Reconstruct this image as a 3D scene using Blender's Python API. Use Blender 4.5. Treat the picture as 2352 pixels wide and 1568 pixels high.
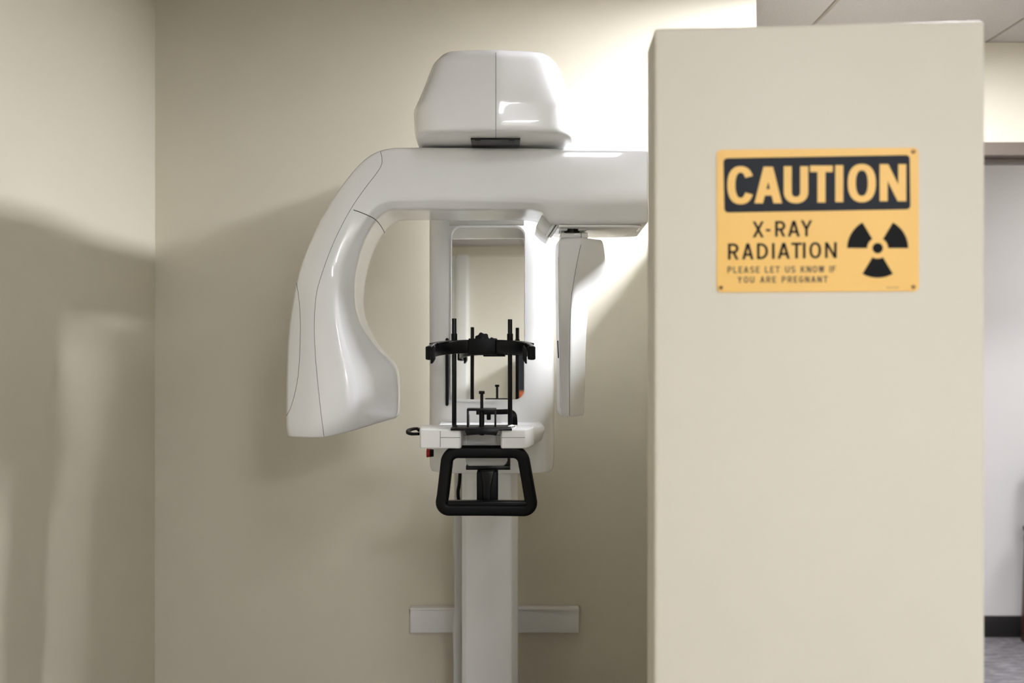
import bpy, bmesh, math, random
from mathutils import Vector, Matrix
from mathutils.bvhtree import BVHTree
random.seed(4)

# ------------------------------------------------------------------ scene, camera, exposure
for o in list(bpy.data.objects): bpy.data.objects.remove(o)
scene = bpy.context.scene
COL = scene.collection
EYE = 1.5                     # camera height
F = 2286.67                   # focal length in photo pixels
CEIL = EYE + 1.0
cam_d = bpy.data.cameras.new('camera'); cam = bpy.data.objects.new('camera', cam_d); COL.objects.link(cam)
cam.location = (0, 0, EYE); cam.rotation_euler = (math.pi/2, 0, 0)
cam_d.lens = 35; cam_d.sensor_width = 36; cam_d.clip_start = 0.05
cam_d.dof.use_dof = True; cam_d.dof.focus_distance = 2.12; cam_d.dof.aperture_fstop = 3.2
scene.camera = cam
w = bpy.data.worlds.new('world'); scene.world = w; w.use_nodes = True
w.node_tree.nodes['Background'].inputs[0].default_value = (1, .97, .92, 1)
w.node_tree.nodes['Background'].inputs[1].default_value = 0.05
scene.view_settings.view_transform = 'Standard'; scene.view_settings.look = 'None'
scene.view_settings.gamma = 1; scene.view_settings.use_curve_mapping = False
scene.view_settings.exposure = 0.0
# ceiling troffers: centre x, centre y, width, length, emission strength, label
TROFFERS = [
    (1.06, 2.22, 0.28, 0.50, 290.0, 'narrow ceiling light panel over the passage right of the low partition wall'),
    (0.38, -0.27, 0.30, 1.00, 24.0, 'narrow ceiling light panel right above the camera'),
    (1.28, -2.58, 0.58, 1.16, 60.0, 'added wide fill light panel near the wall behind the camera'),  # added fill panel, brightens the mirrored wall and the front faces
    (2.45, 0.60, 0.58, 1.16, 9.0, 'added wide fill light panel to the right of the camera'),  # added fill panel, lifts the far wall and upper left wall
    (3.18, 3.80, 0.58, 0.58, 26.0, 'square ceiling light panel in the room beyond the brown door frame'),
]

# ------------------------------------------------------------------ helpers
def P(px, py, d):            # photo pixel + distance in front of the camera -> world point
    return Vector(((px-1176)/F*d, d, EYE+(784-py)/F*d))

def newmat(name, col, rough=.5, metal=0, coat=0, spec=.5, bump=None, emit=None, var=None):
    m = bpy.data.materials.new(name); m.use_nodes = True
    nt = m.node_tree; b = nt.nodes['Principled BSDF']
    b.inputs['Base Color'].default_value = (*col, 1)
    b.inputs['Roughness'].default_value = rough
    b.inputs['Metallic'].default_value = metal
    b.inputs['Coat Weight'].default_value = coat
    b.inputs['Coat Roughness'].default_value = .03
    b.inputs['Specular IOR Level'].default_value = spec
    if emit:
        b.inputs['Emission Color'].default_value = (*emit[0], 1); b.inputs['Emission Strength'].default_value = emit[1]
    tc = nt.nodes.new('ShaderNodeTexCoord')
    if bump:
        n = nt.nodes.new('ShaderNodeTexNoise'); n.inputs['Scale'].default_value = bump[0]; n.inputs['Detail'].default_value = 4
        nt.links.new(tc.outputs['Object'], n.inputs['Vector'])
        bp = nt.nodes.new('ShaderNodeBump'); bp.inputs['Strength'].default_value = bump[1]; bp.inputs['Distance'].default_value = bump[2]
        nt.links.new(n.outputs['Fac'], bp.inputs['Height']); nt.links.new(bp.outputs['Normal'], b.inputs['Normal'])
    if var:                   # var = (scale, amount)
        n2 = nt.nodes.new('ShaderNodeTexNoise'); n2.inputs['Scale'].default_value = var[0]; n2.inputs['Detail'].default_value = 5
        nt.links.new(tc.outputs['Object'], n2.inputs['Vector'])
        cr = nt.nodes.new('ShaderNodeValToRGB')
        cr.color_ramp.elements[0].position = .3; cr.color_ramp.elements[1].position = .7
        cr.color_ramp.elements[0].color = (*[c*(1-var[1]) for c in col], 1)
        cr.color_ramp.elements[1].color = (*[min(1, c*(1+var[1])) for c in col], 1)
        nt.links.new(n2.outputs['Fac'], cr.inputs['Fac']); nt.links.new(cr.outputs['Color'], b.inputs['Base Color'])
    return m

M = {}
M['wall'] = newmat('cream_wall_paint', (.680, .636, .520), .55, bump=(260, .12, .002), var=(3, .012))
M['wall2'] = newmat('white_wall_paint', (.74, .71, .69), .55, bump=(260, .1, .002), var=(3, .012))
M['white'] = newmat('glossy_white_enamel', (.86, .86, .85), .22, coat=.6, var=(2, .008))
M['white_cap'] = newmat('white_plastic', (.82, .815, .80), .3, coat=.3, var=(4, .01))
M['greywhite'] = newmat('grey_white_plastic', (.55, .545, .52), .4, var=(5, .02))
M['black'] = newmat('black_plastic', (.0025, .0025, .003), .28, spec=.22, bump=(500, .05, .001), var=(30, .2))
M['black_soft'] = newmat('matte_black_rubber', (.002, .002, .0022), .45, spec=.15, bump=(600, .1, .001), var=(20, .2))
M['seam'] = newmat('seam_shadow_gap', (.16, .155, .145), .7, var=(40, .1))
M['seam_dark'] = newmat('dark_seam_gap', (.05, .048, .045), .7, var=(40, .1))
M['mirror'] = newmat('mirror_glass', (.95, .96, .93), .0, metal=1, var=(1, .002))
M['red'] = newmat('red_button_plastic', (.42, .008, .012), .35, var=(30, .05))
M['steel'] = newmat('brushed_steel', (.55, .54, .52), .35, metal=1, var=(60, .1))
M['yellow'] = newmat('yellow_sign_enamel', (.86, .52, .115), .4, var=(8, .03))
M['navy'] = newmat('dark_navy_sign_print', (.008, .011, .017), .55, spec=.25, var=(20, .1))
M['ink'] = newmat('black_sign_ink', (.006, .0055, .006), .6, spec=.15, var=(20, .1))
M['smallink'] = newmat('thin_brown_black_ink', (.10, .06, .02), .5, var=(40, .2))
M['screw'] = newmat('bronze_screw', (.14, .075, .025), .4, metal=.6, var=(60, .2))
M['tile'] = newmat('mineral_fibre_ceiling_tile', (.47, .445, .43), .9, bump=(160, .5, .004), var=(120, .05))
M['tbar'] = newmat('painted_ceiling_grid', (.66, .63, .58), .6, var=(10, .02))
M['gridline'] = newmat('olive_grey_ceiling_grid', (.30, .27, .22), .7, var=(10, .05))
M['bronze'] = newmat('brown_painted_door_frame', (.13, .105, .085), .4, var=(20, .06))
M['base'] = newmat('black_rubber_baseboard', (.012, .011, .011), .5, var=(20, .1))
M['carpet'] = newmat('grey_streaked_carpet', (.26, .24, .245), .95, bump=(300, .6, .006))
M['mahogany'] = newmat('reddish_brown_wood', (.085, .028, .018), .3, coat=.2, var=(12, .25))
M['upholstery'] = newmat('dark_grey_upholstery', (.03, .028, .028), .9, bump=(400, .4, .003), var=(60, .2))
M['navycab'] = newmat('dark_navy_laminate', (.012, .018, .030), .4, var=(6, .1))
M['orange'] = newmat('orange_card', (.60, .14, .04), .5, var=(20, .05))
M['wall3'] = newmat('brightened_cream_wall', (.84, .80, .695), .55, bump=(260, .12, .002), var=(3, .012))  # cream lightened to make up for weak light on the mirrored wall
M['litwall'] = newmat('oblique_light_white', (.85, .85, .83), .5, bump=(200, .1, .002), var=(3, .01))  # white stands in for bright oblique light on the wall
# carpet: directional streaks
nt = M['carpet'].node_tree; b = nt.nodes['Principled BSDF']
tc = nt.nodes.new('ShaderNodeTexCoord'); mp = nt.nodes.new('ShaderNodeMapping'); mp.inputs['Scale'].default_value = (6, 30, 1)
mp.inputs['Rotation'].default_value = (0, 0, .5)
n = nt.nodes.new('ShaderNodeTexNoise'); n.inputs['Scale'].default_value = 2.2; n.inputs['Detail'].default_value = 8; n.inputs['Roughness'].default_value = .7
cr = nt.nodes.new('ShaderNodeValToRGB')
cr.color_ramp.elements[0].position = .35; cr.color_ramp.elements[0].color = (.10, .085, .09, 1)
cr.color_ramp.elements[1].position = .66; cr.color_ramp.elements[1].color = (.52, .50, .52, 1)
nt.links.new(tc.outputs['Object'], mp.inputs['Vector']); nt.links.new(mp.outputs[0], n.inputs['Vector'])
nt.links.new(n.outputs['Fac'], cr.inputs['Fac']); nt.links.new(cr.outputs['Color'], b.inputs['Base Color'])

def link(name, me, mat, parent=None, smooth=False, bevel=0, seg=3, autos=35):
    if mat is not None:
        me.materials.clear(); me.materials.append(mat)
    o = bpy.data.objects.new(name, me); COL.objects.link(o)
    if parent is not None:
        o.parent = parent
        l = parent.matrix_basis.inverted() if parent.type == 'EMPTY' else Matrix()
        # meshes are written in world coordinates; undo the empty's placement
        o.matrix_parent_inverse = l
    if bevel:
        bm = bmesh.new(); bm.from_mesh(me)
        es = [e for e in bm.edges if len(e.link_faces) == 2 and e.calc_face_angle(0) > math.radians(30)]
        bmesh.ops.bevel(bm, geom=es, offset=bevel, segments=seg, affect='EDGES', profile=.5, clamp_overlap=True)
        bm.normal_update(); bm.to_mesh(me); bm.free()
    if smooth or bevel:
        bm = bmesh.new(); bm.from_mesh(me)
        for f in bm.faces: f.smooth = True
        lim = math.radians(autos)
        for e in bm.edges:
            if len(e.link_faces) == 2: e.smooth = e.calc_face_angle(0) < lim
        bm.to_mesh(me); bm.free()
    return o

def pydata(name, vs, fs):
    me = bpy.data.meshes.new(name); me.from_pydata([tuple(v) for v in vs], [], fs)
    bm = bmesh.new(); bm.from_mesh(me); bmesh.ops.recalc_face_normals(bm, faces=bm.faces); bm.to_mesh(me); bm.free()
    me.update(); return me

def box(name, x0, x1, y0, y1, z0, z1, mat, parent=None, bevel=0, seg=3):
    vs = [(x, y, z) for x in (x0, x1) for y in (y0, y1) for z in (z0, z1)]
    fs = [(0,1,3,2),(4,6,7,5),(0,4,5,1),(2,3,7,6),(0,2,6,4),(1,5,7,3)]
    return link(name, pydata(name, vs, fs), mat, parent, bevel=bevel, seg=seg)

def pbox(name, pa, pb, pc, pd, d0, d1, mat, parent=None, bevel=0, seg=3):
    a = P(pa, pb, d0); c = P(pc, pd, d0)     # box whose front face covers these photo pixels at distance d0
    return box(name, a.x, c.x, d0, d1, c.z, a.z, mat, parent, bevel, seg)

def prism(name, poly, lo, hi, axis, mat, parent=None, bevel=0, seg=3):
    # poly: 2D points; axis 'z': (x,y) poly raised lo..hi; axis 'y': (x,z) poly extruded lo..hi; axis 'x': (y,z)
    def v(p, t):
        return (p[0], p[1], t) if axis == 'z' else (p[0], t, p[1]) if axis == 'y' else (t, p[0], p[1])
    n = len(poly); vs = [v(p, lo) for p in poly] + [v(p, hi) for p in poly]
    fs = [tuple(range(n)), tuple(range(n, 2*n))] + [(i, (i+1) % n, n+(i+1) % n, n+i) for i in range(n)]
    return link(name, pydata(name, vs, fs), mat, parent, bevel=bevel, seg=seg)

def rrect(x0, x1, z0, z1, r, n=8):
    pts = []
    for cx, cz, a0 in ((x1-r, z1-r, 0), (x0+r, z1-r, 90), (x0+r, z0+r, 180), (x1-r, z0+r, 270)):
        for k in range(n+1):
            a = math.radians(a0+90*k/n); pts.append((cx+r*math.cos(a), cz+r*math.sin(a)))
    return pts

def catmull(pts, n=8, closed=False):
    pts = [Vector(p) for p in pts]; N = len(pts); out = []
    rng = range(N) if closed else range(N-1)
    for i in rng:
        g = (lambda k: pts[k % N]) if closed else (lambda k: pts[max(0, min(N-1, k))])
        p0, p1, p2, p3 = g(i-1), g(i), g(i+1), g(i+2)
        for k in range(n):
            t = k/n
            out.append(.5*((2*p1)+(p2-p0)*t+(2*p0-5*p1+4*p2-p3)*t*t+(3*p1-p0-3*p2+p3)*t**3))
    if not closed: out.append(pts[-1])
    return out

def sweep(name, path, prof, mat, parent=None, closed=False, up=Vector((0,1,0)), taper=None):
    # prof: 2D (a along side, b along up) points
    N = len(path); m = len(prof); vs = []; fs = []
    for i, p in enumerate(path):
        if closed: t = path[(i+1) % N]-path[i-1]
        else: t = path[min(N-1, i+1)]-path[max(0, i-1)]
        t.normalize(); s = t.cross(up).normalized(); u = s.cross(t).normalized()
        k = taper(i/(N-1)) if taper else 1
        for a, b_ in prof: vs.append(p+s*a*k+u*b_*k)
    for i in range(N if closed else N-1):
        for j in range(m):
            fs.append((i*m+j, i*m+(j+1) % m, ((i+1) % N)*m+(j+1) % m, ((i+1) % N)*m+j))
    if not closed: fs += [tuple(range(m)), tuple(range((N-1)*m, N*m))]
    return link(name, pydata(name, vs, fs), mat, parent, smooth=True)

def circ(r, n=16, sy=1): return [(r*math.cos(2*math.pi*k/n), r*sy*math.sin(2*math.pi*k/n)) for k in range(n)]

def cyl(name, a, b_, r, mat, parent=None, n=24, bevel=0, r2=None):
    a = Vector(a); b_ = Vector(b_); t = (b_-a).normalized()
    up = Vector((0,1,0)) if abs(t.y) < .9 else Vector((0,0,1))
    s = t.cross(up).normalized(); u = s.cross(t)
    vs = []
    for p, rr in ((a, r), (b_, r if r2 is None else r2)):
        for k in range(n):
            an = 2*math.pi*k/n; vs.append(p+s*rr*math.cos(an)+u*rr*math.sin(an))
    fs = [tuple(range(n)), tuple(range(n, 2*n))]+[(i, (i+1) % n, n+(i+1) % n, n+i) for i in range(n)]
    return link(name, pydata(name, vs, fs), mat, parent, smooth=True, bevel=bevel)

def cage(name, rings, creases, levels=3, cap0=None, cap1=None, ringcrease=None, closed=True):
    """rings: list of equally long rings of points; creases: per ring-index crease of the lengthwise edges"""
    m = len(rings[0]); vs = [Vector(p) for r in rings for p in r]; fs = []
    for i in range(len(rings)-1):
        for j in range(m): fs.append((i*m+j, i*m+(j+1) % m, (i+1)*m+(j+1) % m, (i+1)*m+j))
    for c, off in ((cap0, 0), (cap1, (len(rings)-1)*m)):
        if c: fs += [tuple(off+k for k in q) for q in c]
    me = bpy.data.meshes.new(name); me.from_pydata([tuple(v) for v in vs], [], fs)
    bm = bmesh.new(); bm.from_mesh(me); bmesh.ops.recalc_face_normals(bm, faces=bm.faces); bm.to_mesh(me); bm.free()
    at = me.attributes.new('crease_edge', 'FLOAT', 'EDGE')
    for e in me.edges:
        a, b_ = sorted(e.vertices); ra, rb = a//m, b_//m
        if ra != rb and a % m == b_ % m: at.data[e.index].value = creases[a % m]
        elif ra == rb and ringcrease and ra in ringcrease: at.data[e.index].value = ringcrease[ra]
    o = bpy.data.objects.new('tmp', me); COL.objects.link(o)
    md = o.modifiers.new('s', 'SUBSURF'); md.levels = levels; md.render_levels = levels
    dg = bpy.context.evaluated_depsgraph_get(); ev = o.evaluated_get(dg)
    out = bpy.data.meshes.new_from_object(ev); out.name = name
    bpy.data.objects.remove(o)
    for p in out.polygons: p.use_smooth = True
    if 'crease_edge' in out.attributes: out.attributes.remove(out.attributes['crease_edge'])
    return out

def bvh_of(me):
    return BVHTree.FromPolygons([v.co.copy() for v in me.vertices], [tuple(p.vertices) for p in me.polygons])

def seam(name, bvh, pts, mat, parent, r=.0006, n=14):
    # a thin line lying on the surface where these photo pixels see it
    pp = catmull([(x, y, 0) for x, y in pts], n); out = []
    for q in pp:
        d = (P(q.x, q.y, 1)-Vector((0,0,EYE))).normalized()
        h = bvh.ray_cast(Vector((0,0,EYE)), d)
        if h[0] is not None: out.append(h[0]+h[1].normalized()*(0 if h[1].dot(d) < 0 else 0))
    if len(out) < 3: return None
    return sweep(name, out, circ(r, 8), mat, parent)

def split_mesh(me, test):
    """two meshes: faces whose centre passes test, and the rest"""
    res = []
    for want in (True, False):
        bm = bmesh.new(); bm.from_mesh(me)
        kill = [f for f in bm.faces if test(f.calc_center_median()) != want]
        bmesh.ops.delete(bm, geom=kill, context='FACES')
        m2 = bpy.data.meshes.new(me.name); bm.to_mesh(m2); bm.free(); res.append(m2)
    return res

def topx(v): return (1176+v.x/v.y*F, 784-(v.z-EYE)/v.y*F)
def inpoly(x, y, poly):
    c = False; n = len(poly)
    for i in range(n):
        x1, y1 = poly[i]; x2, y2 = poly[i-1]
        if (y1 > y) != (y2 > y) and x < (x2-x1)*(y-y1)/(y2-y1)+x1: c = not c
    return c

def thing(name, label, cat, loc, group=None):
    o = bpy.data.objects.new(name, None); COL.objects.link(o); o.location = loc
    o.matrix_basis = Matrix.Translation(loc)
    o.empty_display_size = .1
    o['label'] = label; o['category'] = cat
    if group: o['group'] = group
    return o
def struct(o): o['kind'] = 'structure'; return o

# ------------------------------------------------------------------ the room
Z0 = 0.0
XL, YB = -1.004, 2.80           # left wall plane, alcove back wall plane
YF = -3.22                      # wall behind the camera
XR = 4.2
YD0, YD1, YFAR = 3.33, 3.47, 5.06
floor = struct(box('floor', XL-.12, XR+.12, YF-.12, YFAR+.12, -.06, 0, M['carpet']))
struct(box('wall_left', XL-.12, XL, YF-.12, YFAR, 0, CEIL, M['wall']))
struct(box('wall_back', XL-.05, .688, YB, YB+.12, 0, CEIL, M['wall'], bevel=.004))
# low L-shaped partition wall that closes the alcove: a short face towards us and a long side running back
FL, FR_ = Vector((.1823, 1.275)), Vector((.591, 1.243))
part_poly = [tuple(FL), tuple(FR_), (.604, 2.795), (.505, 2.795), (.505, 1.352), (.1863, 1.372)]
part = prism('wall_right', part_poly, 0, EYE+.4015, 'z', M['wall'], bevel=.005, seg=4); struct(part)
# wall with the brown door frame, and the room beyond
OX0, OX1, OZ = 1.42, 3.20, EYE+.62
dz = OZ+.044
bm_v = []
def wall_with_opening(name, x0, x1, y0, y1, ox0, ox1, oz, mat):
    bm = bmesh.new()
    def bx(a, b_, c, d):
        vs = [bm.verts.new((x, y, z)) for x in (a, b_) for y in (y0, y1) for z in (c, d)]
        for f in ((0,1,3,2),(4,6,7,5),(0,4,5,1),(2,3,7,6),(0,2,6,4),(1,5,7,3)): bm.faces.new([vs[k] for k in f])
    bx(x0, ox0, 0, CEIL); bx(ox1, x1, 0, CEIL); bx(ox0, ox1, oz, CEIL)
    bmesh.ops.recalc_face_normals(bm, faces=bm.faces)
    me = bpy.data.meshes.new(name); bm.to_mesh(me); bm.free()
    return struct(link(name, me, mat))
wall_with_opening('wall_corridor', XL, XR, YD0, YD1, OX0, OX1, OZ+.03, M['wall'])
door = bpy.data.objects.new('door_1', None); COL.objects.link(door); door.matrix_basis = Matrix.Translation(((OX0+OX1)/2, YD0, 0)); struct(door)
def fr(name, x0, x1, y0, y1, z0, z1): return box(name, x0, x1, y0, y1, z0, z1, M['bronze'], door, bevel=.002, seg=2)
fr('frame_header', OX0-.045, OX1+.045, YD0-.014, YD1+.014, OZ, OZ+.044)
fr('frame_jamb', OX0-.045, OX0, YD0-.014, YD1+.014, 0, OZ)
fr('frame_jamb', OX1, OX1+.045, YD0-.014, YD1+.014, 0, OZ)
fr('frame_stop', OX0, OX1, YD0+.04, YD0+.10, OZ-.014, OZ)
struct(box('wall_far', XL, XR, YFAR, YFAR+.12, 0, CEIL, M['wall2']))
struct(box('wall_outer', XR, XR+.12, YF-.12, YFAR+.12, 0, CEIL, M['wall']))
# behind the camera (seen only in the machine's mirror)
struct(box('wall_front', -.75, XR, YF-.12, YF, 0, CEIL, M['wall3']))
struct(box('wall_front_left', XL, -.84, YF-.12, YF, 0, CEIL, M['litwall']))
struct(box('trim_1', -.84, -.75, YF-.12, YF+.06, 0, CEIL-.07, M['litwall'], bevel=.01))  # white strip painted in for a brightly lit wall corner
struct(box('trim_2', XL, XR, YF, YF+.05, CEIL-.075, CEIL-.002, M['wall']))
struct(box('baseboard_far', XL, XR, YFAR-.012, YFAR, 0, .108, M['base'], bevel=.003))
struct(box('baseboard_left', XL, XL+.010, YF+.06, YB, 0, .108, M['base'], bevel=.003))
struct(box('baseboard_back', XL+.012, .50, YB-.010, YB, 0, .108, M['base'], bevel=.003))
struct(box('baseboard_corridor', XL, OX0-.05, YD0-.010, YD0, 0, .108, M['base'], bevel=.003))

# suspended ceiling: slab above, grid, tiles
ceil = struct(box('ceiling', XL-.12, XR+.12, YF-.12, YFAR+.12, CEIL+.05, CEIL+.09, M['tbar']))
GX, GY = .635, 1.22
gx = [.955+GX*k for k in range(-4, 6)]
gy = [2.50+GY*k for k in range(-5, 3)]
xs = [XL]+[g for g in gx if XL+.02 < g < XR-.02]+[XR]
ys = [YF]+[g for g in gy if YF+.02 < g < YFAR-.02]+[YFAR]
def in_troffer(x0, x1, y0, y1):
    for t in TROFFERS:
        if x0 < t[0]+t[2]/2 and x1 > t[0]-t[2]/2 and y0 < t[1]+t[3]/2 and y1 > t[1]-t[3]/2: return t
    return None
def in_any(x, y): return any(abs(x-t[0]) < t[2]/2+.005 and abs(y-t[1]) < t[3]/2+.005 for t in TROFFERS)
def bar_runs(lo, hi, hit):
    n_ = int((hi-lo)/.01); runs = []; st_ = None
    for k in range(n_+1):
        v = lo+k*.01
        if not hit(v) and st_ is None: st_ = v
        if (hit(v) or k == n_) and st_ is not None:
            if v-st_ > .03: runs.append((st_, v))
            st_ = None
    return runs
for g in gx:
    if XL+.02 < g < XR-.02:
        for r0, r1 in bar_runs(YF, YFAR, lambda v: in_any(g, v)): box('ceiling_grid_bar', g-.0035, g+.0035, r0, r1, CEIL+.001, CEIL+.03, M['gridline'], ceil)
for g in gy:
    if YF+.02 < g < YFAR-.02:
        for r0, r1 in bar_runs(XL, XR, lambda v: in_any(v, g)): box('ceiling_grid_bar', r0, r1, g-.0035, g+.0035, CEIL+.001, CEIL+.03, M['gridline'], ceil)
tcache = {}
for i in range(len(xs)-1):
    for j in range(len(ys)-1):
        x0, x1, y0, y1 = xs[i]+.0035, xs[i+1]-.0035, ys[j]+.0035, ys[j+1]-.0035
        t = in_troffer(x0, x1, y0, y1)
        pieces = [(x0, x1, y0, y1)]
        if t:
            a0, a1, b0, b1 = max(x0, t[0]-t[2]/2-.01), min(x1, t[0]+t[2]/2+.01), max(y0, t[1]-t[3]/2-.01), min(y1, t[1]+t[3]/2+.01)
            pieces = []
            if a0-x0 > .02: pieces.append((x0, a0, y0, y1))
            if x1-a1 > .02: pieces.append((a1, x1, y0, y1))
            if b0-y0 > .02: pieces.append((a0, a1, y0, b0))
            if y1-b1 > .02: pieces.append((a0, a1, b1, y1))
        for (a, c, e, f) in pieces:
            key = (round(c-a, 4), round(f-e, 4))
            if key not in tcache:
                hx, hy = (c-a)/2, (f-e)/2
                vs = [(-hx, -hy, .02), (hx, -hy, .02), (hx, hy, .02), (-hx, hy, .02),
                      (-hx, -hy, .004), (hx, -hy, .004), (hx, hy, .004), (-hx, hy, .004),
                      (-hx+.004, -hy+.004, 0), (hx-.004, -hy+.004, 0), (hx-.004, hy-.004, 0), (-hx+.004, hy-.004, 0)]
                fs = [(0,1,2,3), (8,11,10,9)]+[(k, 4+k, 4+(k+1) % 4, (k+1) % 4) for k in range(4)]+[(4+k, 8+k, 8+(k+1) % 4, 4+(k+1) % 4) for k in range(4)]
                me = pydata('ceiling_tile', vs, fs); me.materials.append(M['tile']); tcache[key] = me
            o = bpy.data.objects.new('ceiling_tile', tcache[key]); COL.objects.link(o); o.parent = ceil
            o.location = ((a+c)/2, (e+f)/2, CEIL+.001)

for k, (cx, cy, wd, ln, st, lab) in enumerate(TROFFERS):
    t = thing('ceiling_light', lab, 'light', (cx, cy, CEIL))
    f = .018
    bm = bmesh.new()
    o = rrect(cx-wd/2, cx+wd/2, cy-ln/2, cy+ln/2, .003, 1); inn = rrect(cx-wd/2+f, cx+wd/2-f, cy-ln/2+f, cy+ln/2-f, .003, 1)
    n_ = len(o); vs = [(p[0], p[1], CEIL-.006) for p in o]+[(p[0], p[1], CEIL-.006) for p in inn]+[(p[0], p[1], CEIL+.04) for p in o]+[(p[0], p[1], CEIL+.04) for p in inn]
    fs = []
    for i in range(n_):
        j = (i+1) % n_
        fs += [(i, j, n_+j, n_+i), (2*n_+i, 3*n_+i, 3*n_+j, 2*n_+j), (i, 2*n_+i, 2*n_+j, j), (n_+i, n_+j, 3*n_+j, 3*n_+i)]
    link('frame', pydata('frame', vs, fs), M['tbar'], t)
    em = newmat('troffer_diffuser_%d' % k, (.8, .8, .8), .6, emit=((.965, .985, 1.05), st))
    box('diffuser', cx-wd/2+f, cx+wd/2-f, cy-ln/2+f, cy+ln/2-f, CEIL-.002, CEIL+.004, em, t)

# ------------------------------------------------------------------ the dental X-ray machine
mach = thing('panoramic_xray_machine', 'white floor-to-wall dental X-ray machine with curved rotating arm, mirror and black patient handle',
             'x-ray machine', (-.056, 2.56, 0))
W = M['white']
# column
colm = prism('column', [(-.127, 2.52), (-.115, 2.505), (-.001, 2.505), (.0155, 2.525), (.0155, 2.66), (-.127, 2.66)], .012, EYE+.535, 'z', W, mach, bevel=.0025, seg=2)
box('base_plate', -.20, .09, 2.44, 2.74, 0, .012, M['greywhite'], mach, bevel=.003)
# cable duct behind the left side of the column, slightly wavy
path = [P(1052, 1085, 2.62), P(1052, 1160, 2.62), P(1050, 1230, 2.62), P(1053, 1330, 2.62), P(1053, 1400, 2.62), P(1049, 1450, 2.62), P(1051, 1568, 2.62), Vector((-.143, 2.62, .02))]
sweep('cable_duct', catmull(path, 6), rrect(-.010, .014, -.012, .012, .004, 3), M['greywhite'], mach)
sweep('power_cable', catmull([P(1057, 1080, 2.58), P(1055, 1110, 2.575), P(1052, 1130, 2.57), P(1054, 1150, 2.58), P(1062, 1165, 2.60)], 8), circ(.0045, 12), M['black_soft'], mach)
# bracket on the wall
a = P(942, 1395, 2.775); c = P(1330, 1453, 2.775)
br = box('wall_bracket', a.x, c.x, 2.775, 2.80, c.z, a.z, M['white_cap'], mach, bevel=.002)
box('bracket_lip', a.x, c.x, 2.768, 2.776, a.z-.006, a.z, M['white_cap'], br, bevel=.001)
box('standoff', -.10, -.01, 2.655, 2.78, c.z+.01, a.z-.01, M['greywhite'], mach)
# carriage panel, convex in plan
def panel_ring(z, inset=0):
    return [Vector(p) for p in [(-.197+inset, 2.50, z), (-.2005+inset, 2.375, z), (-.170+inset, 2.330+inset*.5, z), (-.05, 2.3215+inset*.5, z), (.062-inset, 2.325+inset*.5, z), (.1025-inset, 2.365, z), (.1025-inset, 2.50, z), (-.05, 2.50, z)]]
rings = [panel_ring(EYE-.309, .006), panel_ring(EYE-.300), panel_ring(EYE-.25), panel_ring(EYE+.3), panel_ring(EYE+.402)]
me = cage('carriage_panel', rings, [1, .3, .2, 0, .2, .3, 1, 0], 3, cap0=[(0,1,2,7),(7,2,3,4),(7,4,5,6)], cap1=[(0,1,2,7),(7,2,3,4),(7,4,5,6)], ringcrease={0: .55, 4: 1})
panel = link('carriage_panel', me, W, mach)
pb = bvh_of(me)
# mirror
def tilted(pts3, c, nz=.0222):          # lean the mirror glass a little to the left and up
    n_ = Vector((-.0365, -1, nz)).normalized()
    z_ = (Vector((0,0,1))-n_*n_.z).normalized(); x_ = z_.cross(n_)*-1
    if x_.x < 0: x_ = -x_
    return [c+x_*p[0]+z_*p[2]-n_*p[1] for p in pts3]
A = P(1037, 522, 2.305); B = P(1204, 917, 2.305); mc = (A+B)/2; mw, mh = (B.x-A.x), (A.z-B.z)
def plate(name, w_, h_, r, y0, y1, mat, parent, hole=None, c0=None, nz=.0222):
    o = rrect(-w_/2, w_/2, -h_/2, h_/2, r, 10); n_ = len(o)
    if not hole:
        vs = [(x, y0, z) for x, z in o]+[(x, y1, z) for x, z in o]
        fs = [tuple(range(n_)), tuple(range(n_, 2*n_))]+[(i, (i+1) % n_, n_+(i+1) % n_, n_+i) for i in range(n_)]
    else:
        q = rrect(-hole[0]/2, hole[0]/2, -hole[1]/2, hole[1]/2, hole[2], 10)
        vs = [(x, y0, z) for x, z in o]+[(x, y0, z) for x, z in q]+[(x, y1, z) for x, z in o]+[(x, y1, z) for x, z in q]
        fs = []
        for i in range(n_):
            j = (i+1) % n_
            fs += [(i, j, n_+j, n_+i), (2*n_+i, 3*n_+i, 3*n_+j, 2*n_+j), (i, 2*n_+i, 2*n_+j, j), (n_+i, n_+j, 3*n_+j, 3*n_+i)]
    return link(name, pydata(name, tilted([Vector(v) for v in vs], c0 or mc, nz), fs), mat, parent)
mir = plate('mirror', mw, mh, .022, .000, .003, M['mirror'], mach)
plate('mirror_frame', mw+.0045, mh+.009, .0245, -.0015, .012, M['white_cap'], mir, hole=(mw-.0004, mh-.0004, .022))
a = P(1033, 400, 2.318); c = P(1203, 519, 2.318)
plate('upper_mirror_strip', c.x-a.x, EYE+.36-c.z, .002, .000, .003, M['mirror'], mach, c0=Vector(((a.x+c.x)/2, 2.3115, (c.z+EYE+.36)/2)), nz=-.018)
# slot in the panel
a = P(1023, 776, 2.318); c = P(1030, 932, 2.318)
prism('height_slot', rrect(a.x, c.x, c.z, a.z, .0034, 5), 2.3195, 2.335, 'y', M['black'], mach)
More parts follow.
